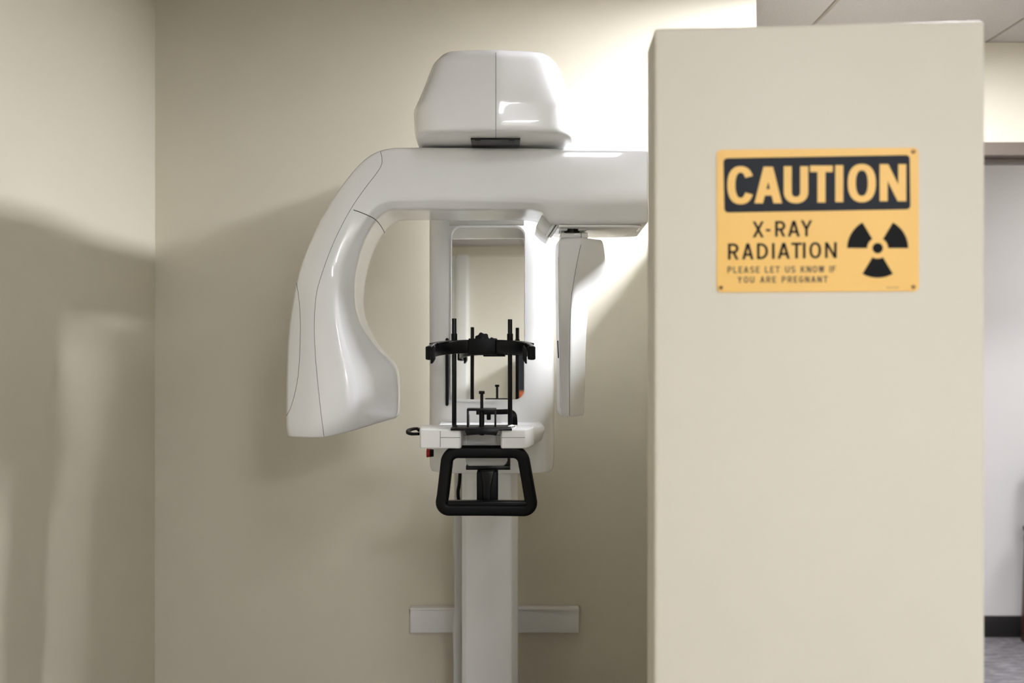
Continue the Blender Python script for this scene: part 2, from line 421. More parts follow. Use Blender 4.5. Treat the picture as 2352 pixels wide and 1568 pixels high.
# ---- head housing
def hring(z, l, r, yf, ds=1.965, yb=2.25):
    k = ds/F; L, R = (l-1176)*k, (r-1176)*k; c_ = (1139-1176)*1.91/F
    w1 = (R-L)
    return [Vector(p) for p in [(c_, yf, z), (R-w1*.13, yf+.016, z), (R, yf+.075, z), (R, yb, z), (c_, yb+.02, z), (L, yb, z), (L, yf+.07, z), (L+w1*.12, yf+.009, z)]]
hr = [hring(EYE+.4030, 972, 1298, 1.935), hring(EYE+.4030, 953, 1318, 1.914), hring(EYE+.4055, 948, 1324, 1.906), hring(EYE+.418, 943, 1331, 1.904),
      hring(EYE+.461, 941, 1334, 1.904), hring(EYE+.500, 962, 1314, 1.908), hring(EYE+.553, 983, 1293, 1.924), hring(EYE+.570, 996, 1281, 1.943), hring(EYE+.5755, 1015, 1265, 1.975)]
capq = [(0,1,2,3),(0,3,4,5),(0,5,6,7)]
me = cage('head_housing', hr, [.85, .35, .25, .5, 0, .5, .25, .35], 3, cap0=capq, cap1=capq, ringcrease={4: .5, 6: .4, 7: .4})
head = link('head_housing', me, W, mach)
hb = bvh_of(me)
seam('head_seam', hb, [(1139, 121), (1139, 180), (1139, 240), (1139, 290), (1139, 316)], M['seam_dark'], head, .0005)
box('head_bridge', -.15, .05, 2.25, 2.66, EYE+.52, EYE+.562, W, head, bevel=.006)
sl = prism('head_slot', [(P(1081, 0, 1.972).x, 1.972), (P(1195, 0, 1.972).x, 1.972), (P(1192, 0, 2.04).x, 2.10), (P(1083, 0, 2.04).x, 2.10)], EYE+.3995, EYE+.405, 'z', M['black'], head, bevel=.001, seg=2)
box('slot_catch', P(1090, 0, 1.97).x, P(1103, 0, 1.97).x, 1.975, 2.0, EYE+.3985, EYE+.400, M['black_soft'], sl)
box('slot_catch', P(1168, 0, 1.97).x, P(1182, 0, 1.97).x, 1.975, 2.0, EYE+.3985, EYE+.400, M['black_soft'], sl)
# ---- rotating C-shaped body: horizontal arm + tube head lofted as one surface
BK = 2.27
def bar(x, top, s, d, i, zi=None, x2=None):
    O_, S_, D_, I_ = P(x, top, 2.042), P(x, s-10, 2.041), P(x, d, 2.043), P(x, i, 2.060)
    return [Vector((O_.x, BK, O_.z)), O_, S_, D_, I_, Vector((I_.x, BK, I_.z if zi is None else zi))]
def arm(O_, S_, D_, I_, bk=BK, kx=0, kz=0):
    O_, S_, D_, I_ = P(*O_), P(*S_), P(*D_), P(*I_)
    return [Vector((O_.x+.006, bk, O_.z-.002)), O_, S_, D_, I_, Vector((I_.x+kx, bk, I_.z+kz))]
R_ = [bar(1490, 342, 390, 466, 509, EYE+.236), bar(1478, 341.5, 390, 467, 514, EYE+.234), bar(1400, 341, 390, 467, 514, EYE+.232), bar(1300, 340, 390, 467, 514, EYE+.232),
      bar(1272, 339.5, 390, 467, 513, EYE+.236), bar(1258, 339, 390, 467, 503, EYE+.246), bar(1247, 339, 390, 466, 488, EYE+.262), bar(1234, 338.5, 390, 464, 480), bar(1130, 338, 385, 461, 480.5),
      bar(1000, 337, 382, 458, 480.5), bar(930, 337, 382, 458, 480.5),
      arm((890, 338.5, 2.043), (888, 378, 2.041), (890, 460, 2.043), (898, 481, 2.065)),
      arm((858, 348, 2.045), (860, 394, 2.041), (866, 468, 2.043), (876, 490, 2.065)),
      arm((826, 371, 2.05), (836, 424, 2.041), (846, 492, 2.043), (856, 512, 2.07)),
      arm((783, 424, 2.06), (800, 480, 2.038), (818, 536, 2.045), (835, 548, 2.075)),
      arm((740, 490, 2.08), (765, 545, 2.03), (795, 580, 2.04), (821, 594, 2.085)),
      arm((703, 568, 2.08), (738, 625, 2.02), (776, 637, 2.035), (812, 645, 2.10)),
      arm((678, 645, 2.075), (726, 690, 2.01), (772, 690, 2.012), (813, 700, 2.10), 2.25),
      arm((661, 740, 2.07), (720, 765, 2.0), (778, 748, 2.0), (828, 748, 2.115), 2.24),
      arm((656, 840, 2.06), (723, 840, 1.988), (794, 815, 1.992), (862, 796, 2.135), 2.225),
      arm((655, 910, 2.055), (730, 905, 1.98), (808, 870, 1.988), (897, 830, 2.15), 2.22),
      arm((655, 955, 2.05), (736, 955, 1.978), (815, 915, 1.988), (911, 846, 2.155), 2.22),
      arm((655, 986, 2.05), (741, 990, 1.983), (823, 955, 1.998), (914, 905, 2.155), 2.22),
      arm((660, 1003, 2.06), (745, 1009, 1.99), (845, 980, 2.05), (911, 960, 2.155), 2.215)]
capB = [(0,1,2,3),(0,3,4,5)]
cre = [.75, .85, .1, .88, .75, .6]
me = cage('c_body', R_, cre, 3, cap0=capB, cap1=capB, ringcrease={0: .9, len(R_)-1: .75})
cb = bvh_of(me)
outer_seam = [(869, 342), (875, 352), (877, 375), (866, 396), (840, 430), (812, 470), (788, 512), (765, 560), (745, 612), (730, 660), (724, 700), (722, 750), (724, 810), (729, 870), (737, 945), (745, 1008)]
cut_seam = [(812, 482), (832, 489), (856, 500), (868, 510), (878, 524), (886, 541)]
cover_poly = outer_seam+[(740, 1060), (560, 1060), (560, 560), (700, 400), (850, 320)]
tube_poly = [(812, 478)]+cut_seam+[(900, 545), (1000, 640), (1000, 1100), (560, 1100), (560, 560), (740, 400), (800, 330), (869, 330)]+outer_seam[:6]
cover, rest = split_mesh(me, lambda v: inpoly(*topx(v), cover_poly) and v.y < 2.2)
tube, armm = split_mesh(rest, lambda v: inpoly(*topx(v), tube_poly))
armo = link('rotating_arm', armm, W, mach); tubo = link('tube_head', tube, W, mach); covo = link('outer_cover', cover, W, tubo)
seam('cover_seam', cb, outer_seam, M['seam'], tubo, .00055)
seam('arm_seam', cb, cut_seam, M['seam_dark'], armo, .0008)
seam('cap_seam', cb, [(681, 648), (687, 690), (690, 740), (689, 800), (685, 860), (678, 900), (668, 935), (658, 955)], M['seam_dark'], tubo, .0005)
# underside of the right block: tray, rim, hinge
a, c = P(1272, 516, 2.08), P(1474, 516, 2.08)
z = EYE+.2405
tray = []
for (x0, x1, y0, y1, zz) in ((.092, .270, 2.075, 2.262, z), (.094, .268, 2.080, 2.258, z-.0025), (.112, .245, 2.10, 2.245, z-.0055)):
    tray.append([Vector((p[0], p[1], zz)) for p in rrect(x0, x1, y0, y1, .02, 3)])
m_ = len(tray[0]); vs = [p for r in tray for p in r]; fs = [tuple(range(2*m_, 3*m_)), tuple(range(m_))]
for i in range(2):
    for j in range(m_): fs.append((i*m_+j, i*m_+(j+1) % m_, (i+1)*m_+(j+1) % m_, (i+1)*m_+j))
link('underside_tray', pydata('underside_tray', vs, fs), M['white_cap'], armo, smooth=True, autos=50)
sweep('tray_rim', catmull([P(1283, 519, 2.07), P(1380, 519, 2.07), P(1460, 520, 2.07), P(1470, 523, 2.09), P(1465, 530, 2.13)], 6), circ(.003, 10), M['white_cap'], armo)
cg = prism('cable_guide', [(P(x, y, 2.10).x, P(x, y, 2.10).z) for x, y in ((1248, 486), (1268, 510), (1276, 518), (1259, 545), (1245, 536), (1231, 521))], 2.10, 2.25, 'y', M['white_cap'], armo, bevel=.002, seg=2)
sweep('guide_ridge', [P(1274, 514, 2.09), P(1255, 543, 2.09)], circ(.0035, 10), W, cg)
sweep('guide_ridge', [P(1281, 517, 2.085), P(1263, 545, 2.085)], circ(.003, 10), W, cg)
sweep('guide_seam', [P(1278, 515, 2.0815), P(1259, 544, 2.0815)], circ(.0008, 6), M['seam_dark'], cg)
# ---- sensor head
sm = bpy.data.objects.new  # shorthand unused below
snk = box('sensor_mount', P(1296,0,2.10).x, P(1342,0,2.10).x, 2.078, 2.15, P(0,527,2.1).z, P(0,517,2.1).z, M['greywhite'], mach, bevel=.002)
box('mount_wing', P(1286,0,2.10).x, P(1302,0,2.10).x, 2.076, 2.15, P(0,531,2.1).z, P(0,520,2.1).z, M['greywhite'], snk, bevel=.001)
box('mount_wing', P(1327,0,2.10).x, P(1346,0,2.10).x, 2.076, 2.15, P(0,531,2.1).z, P(0,520,2.1).z, M['greywhite'], snk, bevel=.001)
cyl('mount_pivot', P(1313, 527, 2.105), P(1313, 536, 2.105), .0165, M['black'], snk, 24)
col2 = box('sensor_collar', P(1288,0,2.10).x, P(1350,0,2.10).x, 2.095, 2.17, P(0,547,2.1).z, P(0,534.5,2.1).z, M['white_cap'], mach, bevel=.002)
box('collar_split', P(1335,0,2.094).x-.0006, P(1335,0,2.094).x+.0006, 2.0942, 2.096, P(0,546,2.094).z, P(0,535,2.094).z, M['seam_dark'], col2)
def sring(py, l, f, r, g=0):
    A_, F_, R1 = P(l, py, 2.085), P(f, py, 2.070), P(r, py, 2.125); zz = A_.z
    for q in (A_, F_, R1): q.z = zz
    return [Vector((A_.x-.004, 2.19-g, zz)), Vector((A_.x-.002, 2.105+g, zz)), A_+Vector((0, g, 0)), F_+Vector((0, g, 0)), R1, Vector((R1.x-.004, 2.19-g, zz))]
sr = [sring(546, 1292, 1334, 1380, .006), sring(549, 1286, 1334, 1385, .002), sring(560, 1284, 1334, 1388), sring(600, 1284, 1327, 1393), sring(618, 1284, 1323, 1389), sring(645, 1284, 1318, 1371), sring(690, 1285, 1312, 1354),
      sring(760, 1286, 1309.5, 1347), sring(860, 1287, 1308, 1345), sring(945, 1288, 1308, 1344), sring(955, 1289, 1308, 1342, .001), sring(957.5, 1294, 1308, 1337, .006)]
me = cage('sensor_head', sr, [.6, .3, .75, .7, .6, .7], 3, cap0=capB, cap1=capB, ringcrease={0: .7, 11: .7})
sen = link('sensor_head', me, M['white_cap'], mach); sb = bvh_of(me)
seam('sensor_seam', sb, [(1334, 562), (1326, 600), (1318, 645), (1312, 690), (1309.5, 760), (1308, 860), (1308, 955)], M['seam'], sen, .0005)
sweep('sensor_side_trim', [P(1283.5, 590, 2.092), P(1284, 650, 2.092), P(1285.5, 760, 2.092), P(1287.5, 935, 2.092)], circ(.0012, 8), M['steel'], sen)
sweep('sensor_side_label', [P(1281, 782, 2.10), P(1282.5, 822, 2.10)], circ(.0012, 8), M['black'], sen)

# ---- chin rest platform
ZT, ZB = EYE-.1735, EYE-.2115
X = lambda px, d: (px-1176)/F*d
arc = [(X(1060, 1.97)+(X(1150, 1.97)-X(1060, 1.97))*t, 2.012+.016*math.sin(math.pi*t)) for t in [i/8 for i in range(9)]]
plan = [(X(962, 1.97), 1.985), (X(966, 1.97), 1.97), (X(1056, 1.97), 1.965), (X(1060, 1.97), 1.970)]+arc+[(X(1150, 1.97), 1.970), (X(1154, 1.97), 1.965), (X(1206, 1.97), 1.967), (X(1215, 1.97), 1.98), (X(1226, 2.05), 2.03), (X(1224, 2.07), 2.075), (X(966, 2.07), 2.075)]
plat = prism('chin_rest_platform', plan, ZB, ZT, 'z', M['white_cap'], mach, bevel=.004, seg=4)
def hair(name, pts, mat, parent, r=.0005): return sweep(name, [Vector(p) for p in pts], circ(r, 6), mat, parent)
zs = P(0, 1004.5, 1.965).z
hair('platform_seam', [(X(1011, 1.965), 1.9665, ZT-.003), (X(1011, 1.965), 1.9665, ZB+.003)], M['seam'], plat)
hair('platform_seam', [(X(1011, 1.965), 1.9665, zs), (X(1057, 1.965), 1.965, zs)], M['seam'], plat)
hair('platform_seam', [(p[0], p[1]-.0002, zs) for p in arc], M['seam'], plat)
hair('platform_seam', [(X(1152, 1.965), 1.965, zs), (X(1206, 1.965), 1.967, zs)], M['seam'], plat)
for px in (1071, 1139): hair('recess_rib', [(X(px, 2.016), 2.0175, ZT-.004), (X(px, 2.016), 2.0175, ZB+.004)], M['white_cap'], plat, .002)
# rear arm joining platform and panel
rp = catmull([(-.17, 2.10, 0), (-.10, 2.09, 0), (.0, 2.09, 0), (.045, 2.11, 0), (.067, 2.16, 0), (.074, 2.24, 0), (.070, 2.33, 0)], 6)
def rr_(z, k, s): return [Vector((p.x*1.0-(p.x+.05)*k, p.y+s, z)) for p in rp]+[Vector((.06, 2.345, z)), Vector((-.165, 2.345, z))]
ZBa, ZTa = EYE-.228, EYE-.1885
lv = [rr_(ZBa, .24, .02), rr_(ZBa+.012, .05, .004), rr_(ZTa-.010, 0, 0), rr_(ZTa-.004, .01, .002), rr_(ZTa, .05, .006)]
m_ = len(lv[0]); vs = [p for r in lv for p in r]; fs = [tuple(range(m_)), tuple(range(4*m_, 5*m_))]
for i in range(4):
    for j in range(m_): fs.append((i*m_+j, i*m_+(j+1) % m_, (i+1)*m_+(j+1) % m_, (i+1)*m_+j))
link('support_arm', pydata('support_arm', vs, fs), M['white_cap'], mach, smooth=True, autos=50)
# support rods
for px, top in ((1043.3, 731), (1171.5, 733)):
    x = X(px, 2.06); d = 2.06
    r_ = cyl('support_rod', (x, d, P(0, 981, d).z), (x, d, P(0, top, d).z), .0048, M['black'], mach, 20, bevel=.0008)
    cyl('rod_collar', (x, d, P(0, 787, d).z), (x, d, P(0, 766, d).z), .0062, M['black_soft'], r_, 20, bevel=.0006)
    cyl('rod_socket', (x, d, P(0, 983, d).z), (x, d, P(0, 979, d).z), .0075, M['white_cap'], r_, 20)
# temple support: curved band
x0, x1 = X(986, 1.94), X(1222, 1.94); xc = (x0+x1)/2; hw = (x1-x0)/2
pth = []
for i in range(41):
    t = math.pi*i/40; c_ = math.cos(t); s_ = math.sin(t)
    sx = math.copysign(abs(c_)**.9, c_); sy = s_**.75
    pth.append(Vector((xc-hw*sx, 1.935+.135*sy, EYE-.0225+.012*sy)))
band = sweep('temple_support', pth, rrect(-.0045, .0045, -.0135, .0135, .002, 3), M['black'], mach, up=Vector((0,0,1)))
# broad top flange of the band
fl_ = [Vector((p.x, p.y+.009, p.z+.0125)) for p in pth[4:37]]
sweep('band_flange', fl_, rrect(-.010, .010, -.002, .002, .0012, 2), M['black'], band, up=Vector((0,0,1)))
pbox('band_centre_block', 1076, 777, 1137.5, 815, 2.056, 2.080, M['black_soft'], band, bevel=.0012, seg=2)
for s_, pxa, pxb in ((-1, 977, 993), (1, 1212, 1230)):
    e = pbox('end_block', pxa, 795, pxb, 826, 1.945, 1.975, M['black'], band, bevel=.0025, seg=3)
    px = (pxa+pxb)/2+5*s_*-1
    cyl('block_screw', P(pxa+9 if s_ < 0 else pxb-9, 815, 1.945), P(pxa+9 if s_ < 0 else pxb-9, 815, 1.9435), .0018, M['steel'], e, 12)
    q = 990 if s_ < 0 else 1210
    prism('temple_pad', [(P(q+dx, y, 1.93).x, P(q+dx, y, 1.93).z) for dx, y in ((-2*s_*-1*0, 803), (7*-s_, 792), (10*-s_, 796), (10*-s_, 824), (4*-s_, 834), (0, 835))], 1.915, 1.936, 'y', M['black_soft'], band, bevel=.001, seg=2)
# scalloped knob behind the band
kp = P(1108, 781, 2.105); n_ = 56; prof = []
for k in range(n_):
    an = 2*math.pi*k/n_; r = .0155+.0014*math.cos(7*an); prof.append((kp.x+r*math.cos(an), kp.z+r*math.sin(an)))
knob = prism('tightening_knob', prof, 2.098, 2.112, 'y', M['black_soft'], band, bevel=.0015, seg=2)
cyl('knob_spindle', (kp.x, 2.07, kp.z), (kp.x, 2.10, kp.z), .005, M['black'], knob, 16)
# bite block assembly
bplate = prism('bite_plate', [(X(1035, 1.958), 1.958), (X(1066, 1.955), 1.958), (X(1072, 1.953), 1.953), (X(1140, 1.953), 1.953), (X(1146, 1.955), 1.958), (X(1176, 1.958), 1.958), (X(1172, 2.03), 2.045), (X(1039, 2.03), 2.045)], P(0, 988.8, 1.958).z, P(0, 983.6, 1.958).z, 'z', M['black'], mach, bevel=.0008, seg=2)
arcb = [(X(1072, 1.95)+(X(1140, 1.95)-X(1072, 1.95))*i/10, P(0, 1000, 1.95).z+.003*math.sin(math.pi*i/10)) for i in range(11)]
prism('bite_block_socket', arcb+[(X(1146, 1.95), P(0, 986, 1.95).z), (X(1066, 1.95), P(0, 986, 1.95).z)], 1.948, 1.985, 'y', M['black'], bplate, bevel=.0008, seg=2)
for px in (1064, 1163): cyl('plate_screw', P(px, 982, 2.02), P(px, 979.5, 2.02), .0035, M['black_soft'], bplate, 14)
gate = pbox('gate_frame', 1072, 939, 1140, 943.5, 1.985, 2.022, M['black'], mach, bevel=.001, seg=2)
pbox('gate_leg', 1072, 942, 1077, 986, 1.987, 1.995, M['black'], gate, bevel=.0008, seg=2)
pbox('gate_leg', 1135.5, 942, 1140, 986, 1.987, 1.995, M['black'], gate, bevel=.0008, seg=2)
pbox('gate_edge_strip', 1074, 952, 1079, 984, 2.004, 2.007, M['steel'], gate)
x = X(1106.5, 2.0)
rod = cyl('bite_rod', (x, 2.0, P(0, 990, 2.0).z), (x, 2.0, P(0, 900, 2.0).z), .0032, M['black'], mach, 18)
cyl('bite_rod_sleeve', (x, 2.0, P(0, 999, 2.0).z), (x, 2.0, P(0, 943, 2.0).z), .0052, M['black_soft'], rod, 18, bevel=.0006)
cyl('bite_rod_head', (x, 2.0, P(0, 904.5, 2.0).z), (x, 2.0, P(0, 897.5, 2.0).z), .0060, M['black'], rod, 20, bevel=.0012)
# bent black lever behind
lv_ = catmull([P(1094, 946, 2.14), P(1110, 946, 2.14), P(1150, 945.5, 2.14), P(1170, 945.5, 2.13), P(1180, 951, 2.12), P(1182.5, 964, 2.10), P(1182.5, 984, 2.09)], 6)
lev = sweep('locking_lever', lv_, rrect(-.0055, .0055, -.004, .004, .0018, 3), M['black'], mach)
cyl('lever_peg', P(1122.5, 948, 2.14), P(1122.5, 964, 2.14), .0045, M['black_soft'], lev, 16, bevel=.0015)
# scrap of clear film by the right rod
fm = []
sweep('plastic_clip', catmull([P(1163, 983, 2.0), P(1170, 979, 2.01), P(1177, 977, 2.02), P(1183, 980, 2.02), P(1181, 985, 1.995), P(1186, 986, 1.99)], 4), rrect(-.0016, .0016, -.004, .004, .0008, 2), M['white_cap'], plat)
sweep('plastic_clip', catmull([P(1030, 981, 2.03), P(1038, 979, 2.03), P(1050, 980, 2.03), P(1060, 981, 2.03)], 4), rrect(-.001, .001, -.006, .006, .0005, 2), M['white_cap'], plat)
# black hook at the left of the platform
hk = catmull([P(962, 996, 2.02), P(945, 996, 2.03), P(937, 992, 2.05), P(941, 987, 2.09), P(953, 984, 2.13), P(960, 985, 2.14), P(964, 988, 2.12)], 6)
sweep('side_hook', hk, rrect(-.0042, .0042, -.003, .003, .0015, 3), M['black_soft'], mach, up=Vector((0,0,1)))
# red emergency stop at the left edge of the panel
eb = P(987, 1040.5, 2.31)
est = cyl('emergency_stop', (P(995.5, 0, 2.31).x, 2.315, eb.z), (P(987.5, 0, 2.31).x, 2.315, eb.z), .0085, M['black_soft'], mach, 24, r2=.0095)
cyl('red_button', (P(988, 0, 2.31).x, 2.315, eb.z), (P(979.5, 0, 2.31).x, 2.315, eb.z), .0090, M['red'], est, 24, bevel=.0015, r2=.0107)
# hand grip
gp = []
def arc_corner(cx, cy, r, a0, a1, n=7): return [(cx+r*math.cos(math.radians(a0+(a1-a0)*k/n)), cy-r*math.sin(math.radians(a0+(a1-a0)*k/n))) for k in range(n+1)]
px_path = [(1117, 1037)]+arc_corner(1178, 1063, 26, 90, 15)+[(1211, 1100), (1217, 1135)]+arc_corner(1203, 1153, 17, 0, -90)+[(1117, 1169)]+arc_corner(1032, 1152, 17, -90, -180)+[(1018, 1135), (1022, 1100)]+arc_corner(1052, 1063, 26, 165, 90)
gp = [P(px, py, 1.985+.0*(py-1037)) for px, py in px_path]
fine = []
for i in range(len(gp)):
    a_, b_ = gp[i], gp[(i+1) % len(gp)]; k = max(1, int((b_-a_).length/.012))
    for j in range(k): fine.append(a_.lerp(b_, j/k))
grip = sweep('patient_handle', fine, rrect(-.0122, .0122, -.014, .014, .008, 5), M['black_soft'], mach, closed=True)
pbox('handle_inner_bar', 1028, 1151, 1210, 1162, 1.974, 1.996, M['black'], grip, bevel=.002)
stem = prism('handle_stem', [(X(1096, 2.03), P(0, 1078, 2.03).z), (X(1144, 2.03), P(0, 1078, 2.03).z), (X(1144, 2.03), P(0, 1160, 2.03).z), (X(1096, 2.03), P(0, 1160, 2.03).z)], 2.002, 2.045, 'y', M['black_soft'], mach, bevel=.003)
prism('stem_rib', [(X(1104, 2.0), P(0, 1080, 2.0).z), (X(1136, 2.0), P(0, 1080, 2.0).z), (X(1129, 2.0), P(0, 1112, 2.0).z), (X(1127, 2.0), P(0, 1155, 2.0).z), (X(1111, 2.0), P(0, 1155, 2.0).z), (X(1110, 2.0), P(0, 1112, 2.0).z)], 1.990, 2.004, 'y', M['black'], stem, bevel=.002)
hp = pbox('handle_plate', 1070, 1070, 1172, 1079, 2.02, 2.10, M['black'], mach, bevel=.001, seg=2)
pbox('plate_flange', 1165.5, 1044, 1172, 1074, 2.03, 2.10, M['black'], hp, bevel=.001, seg=2)
prism('mount_cover', [(X(1066, 2.03), P(0, 1030, 2.03).z), (X(1169, 2.03), P(0, 1030, 2.03).z), (X(1163, 2.03), P(0, 1064, 2.03).z), (X(1155, 2.03), P(0, 1071, 2.03).z), (X(1077, 2.03), P(0, 1071, 2.03).z), (X(1071, 2.03), P(0, 1064, 2.03).z)], 2.024, 2.33, 'y', M['greywhite'], mach, bevel=.003)

# ------------------------------------------------------------------ the caution sign on the partition
U = (FR_-FL).normalized(); Nn = Vector((U.y, -U.x))      # plan direction along the face and outward normal
if Nn.y > 0: Nn = -Nn
def S(px, py, lift=0.0):     # photo pixel -> point on the partition face
    dx, dy = (px-1176)/F, 1.0
    # solve t*(dx,dy) . Nn = FL . Nn
    t = FL.dot(Nn)/(dx*Nn.x+dy*Nn.y)
    return Vector((dx*t+Nn.x*lift, t+Nn.y*lift, EYE+(784-py)/F*t))
ctr = S(1878, 506)
sign = thing('caution_sign', 'yellow and black caution sign for X-ray radiation screwed to the cream partition wall', 'sign', ctr)
def flat(name, polys, lift, thick, mat, parent):
    vs, fs = [], []
    for poly in polys:
        o = len(vs); n_ = len(poly)
        vs += [S(x, y, lift) for x, y in poly]+[S(x, y, lift-thick) for x, y in poly]
        fs += [tuple(range(o, o+n_))]+[(o+i, o+(i+1) % n_, o+n_+(i+1) % n_, o+n_+i) for i in range(n_)]
    me = bpy.data.meshes.new(name); me.from_pydata([tuple(v) for v in vs], [], fs); me.update()
    return link(name, me, mat, parent)
def quad_round(tl, tr, br_, bl, r, n=6):
    cs = [Vector(q) for q in (tl, tr, br_, bl)]; out = []
    for i in range(4):
        c_, p_, q_ = cs[i], cs[i-1], cs[(i+1) % 4]
        u = (p_-c_).normalized(); v = (q_-c_).normalized(); o = c_+u*r+v*r
        for k in range(n+1):
            a_ = math.pi/2*k/n; pt = o-v*r*math.cos(a_)-u*r*math.sin(a_); out.append((pt.x, pt.y))
    return out
flat('plate', [quad_round((1645.5, 344.5), (2109, 339.5), (2110, 668.5), (1646, 671.5), 11)], .0016, .0016, M['yellow'], sign)
hdr = flat('header_panel', [quad_round((1661, 364), (2088.5, 356.5), (2090, 481), (1663.5, 488.5), 9)], .0019, .0003, M['navy'], sign)
def stroke(pts, wx, wy=None, closed=False):
    wy = wy or wx; n_ = len(pts); L, Rr = [], []
    for i, p in enumerate(pts):
        if closed: a_, b_ = pts[i-1], pts[(i+1) % n_]
        else: a_, b_ = pts[max(0, i-1)], pts[min(n_-1, i+1)]
        tx, ty = b_[0]-a_[0], b_[1]-a_[1]; l = math.hypot(tx, ty) or 1
        nx, ny = -ty/l*wx/2, tx/l*wy/2
        k = 1
        if not closed and 0 < i < n_-1:
            t1 = Vector((p[0]-a_[0], p[1]-a_[1])).normalized(); t2 = Vector((b_[0]-p[0], b_[1]-p[1])).normalized()
            k = 1/max(.35, math.cos(t1.angle(t2, 0)/2))
        L.append((p[0]+nx*k, p[1]+ny*k)); Rr.append((p[0]-nx*k, p[1]-ny*k))
    out = []
    for i in range(n_ if closed else n_-1):
        j = (i+1) % n_; out.append([L[i], L[j], Rr[j], Rr[i]])
    return out
def sup(cx, cy, rx, ry, a0, a1, n=20, e=.85):
    out = []
    for k in range(n+1):
        a_ = math.radians(a0+(a1-a0)*k/n); c_, s_ = math.cos(a_), math.sin(a_)
        out.append((cx+rx*math.copysign(abs(c_)**e, c_), cy-ry*math.copysign(abs(s_)**e, s_)))
    return out
def glyph(ch, x0, x1, y0, y1, t, ty=None):
    """polygons of a letter filling the box x0..x1, y0 (top)..y1 (bottom) with stem width t"""
    ty = ty or t; w_, h_ = x1-x0, y1-y0; cx, cy = (x0+x1)/2, (y0+y1)/2
    a, b_, c_, d = x0+t/2, x1-t/2, y0+ty/2, y1-ty/2
    V = lambda x: [(x, y0), (x, y1)]
    H = lambda y, p=x0, q=x1: [(p, y), (q, y)]
    def st(*ps): 
        o = []
        for p in ps: o += stroke(p, t, ty)
        return o
    def diag(xa, ya, xb, yb, k=1.06):       # slanted stem with horizontal ends
        hwid = t*k/2; return [[(xa-hwid, ya), (xa+hwid, ya), (xb+hwid, yb), (xb-hwid, yb)]]
    if ch == 'I': return st(V(cx))
    if ch == 'T': return st(V(cx), H(c_))
    if ch == 'L': return st(V(a), H(d))
    if ch == 'F': return st(V(a), H(c_), H(cy, x0, x1-.15*w_))
    if ch == 'E': return st(V(a), H(c_), H(cy, x0, x1-.12*w_), H(d))
    if ch == '-': return st(H(cy))
    if ch == 'O': return stroke(sup(cx, cy, w_/2-t/2, h_/2-ty/2, 0, 360, 40)[:-1], t, ty, closed=True)
    if ch == 'C': return stroke(sup(cx, cy, w_/2-t/2, h_/2-ty/2, 28, 332, 40), t, ty)
    if ch == 'G': return stroke(sup(cx, cy, w_/2-t/2, h_/2-ty/2, 32, 345, 40), t, ty)+st(H(cy+.04*h_, cx, x1), [(b_, cy), (b_, y1-.2*h_)])
    if ch == 'U':
        r = w_/2-t/2; return stroke([(a, y0)]+sup(cx, y1-ty/2-r, r, r, 180, 360, 16, .9)+[(b_, y0)], t, ty)
    if ch == 'A':
        return diag(x0+t*.53, y1, cx-.06*t, y0)+diag(x1-t*.53, y1, cx+.06*t, y0)+st(H(y0+.70*h_, x0+.26*w_, x1-.26*w_))
    if ch == 'N': return st(V(a), V(b_))+diag(a+.02*t, y0, b_-.02*t, y1, 1.12)
    if ch == 'K': return st(V(a))+diag(a+.1*w_, y0+.62*h_, x1-t*.6, y0)+diag(cx-.08*w_, y0+.42*h_, x1-t*.53, y1)
    if ch == 'X': return diag(x0+t*.55, y0, x1-t*.55, y1)+diag(x1-t*.55, y0, x0+t*.55, y1)
    if ch == 'Y': return diag(x0+t*.55, y0, cx, cy+.05*h_)+diag(x1-t*.55, y0, cx, cy+.05*h_)+st([(cx, cy), (cx, y1)])
    if ch == 'W': return diag(x0+t/2, y0, x0+.27*w_, y1)+diag(cx, y0, x0+.27*w_, y1)+diag(cx, y0, x0+.73*w_, y1)+diag(x1-t/2, y0, x0+.73*w_, y1)
    if ch == 'D':
        r = min(w_*.55, h_*.4); return st(V(a))+stroke([(x0, c_), (b_-r, c_)]+sup(b_-r, c_+r, r, r, 90, 0, 8, 1)+sup(b_-r, d-r, r, r, 0, -90, 8, 1)+[(x0, d)], t, ty)
    if ch in 'PR':
        m = y0+.54*h_; r = (m-c_)/2
        o = st(V(a))+stroke([(x0, c_), (b_-r, c_)]+sup(b_-r, c_+r, r, r, 90, -90, 12, 1)+[(x0, m)], t, ty)
        if ch == 'R': o += diag(cx+.02*w_, m, x1-t*.53, y1)
        return o
    if ch == 'S':
        r = (d-c_)/4
        return stroke(sup(cx, c_+r, w_/2-t/2, r, 20, 270, 14, .9)+sup(cx, d-r, w_/2-t/2, r, 90, -160, 14, .9)[1:], t, ty)
    return []
def z2(x, y): return (1600+x/3.1277, 300+y/3.1277)
def word(name, letters, t, ty, mat, lift, parent):
    polys = []
    for k, (ch, xa, xb, ya, yb) in enumerate(letters):
        (X0, Y0), (X1, Y1) = z2(xa, ya), z2(xb, yb)
        for q, poly in enumerate(glyph(ch, X0, X1, Y0, Y1, t/3.1277, ty/3.1277)): polys.append(poly)
    # lift each polygon a hair differently so overlapping strokes never share a plane
    vs, fs = [], []
    for k, poly in enumerate(polys):
        o = len(vs); vs += [S(x, y, lift+(k % 9)*.000012) for x, y in poly]; fs.append(tuple(range(o, o+len(poly))))
    me = bpy.data.meshes.new(name); me.from_pydata([tuple(v) for v in vs], [], fs); me.update()
    bm = bmesh.new(); bm.from_mesh(me)
    for f in bm.faces:
        if f.normal.y > 0: f.normal_flip()
    bm.to_mesh(me); bm.free()
    return link(name, me, mat, parent)
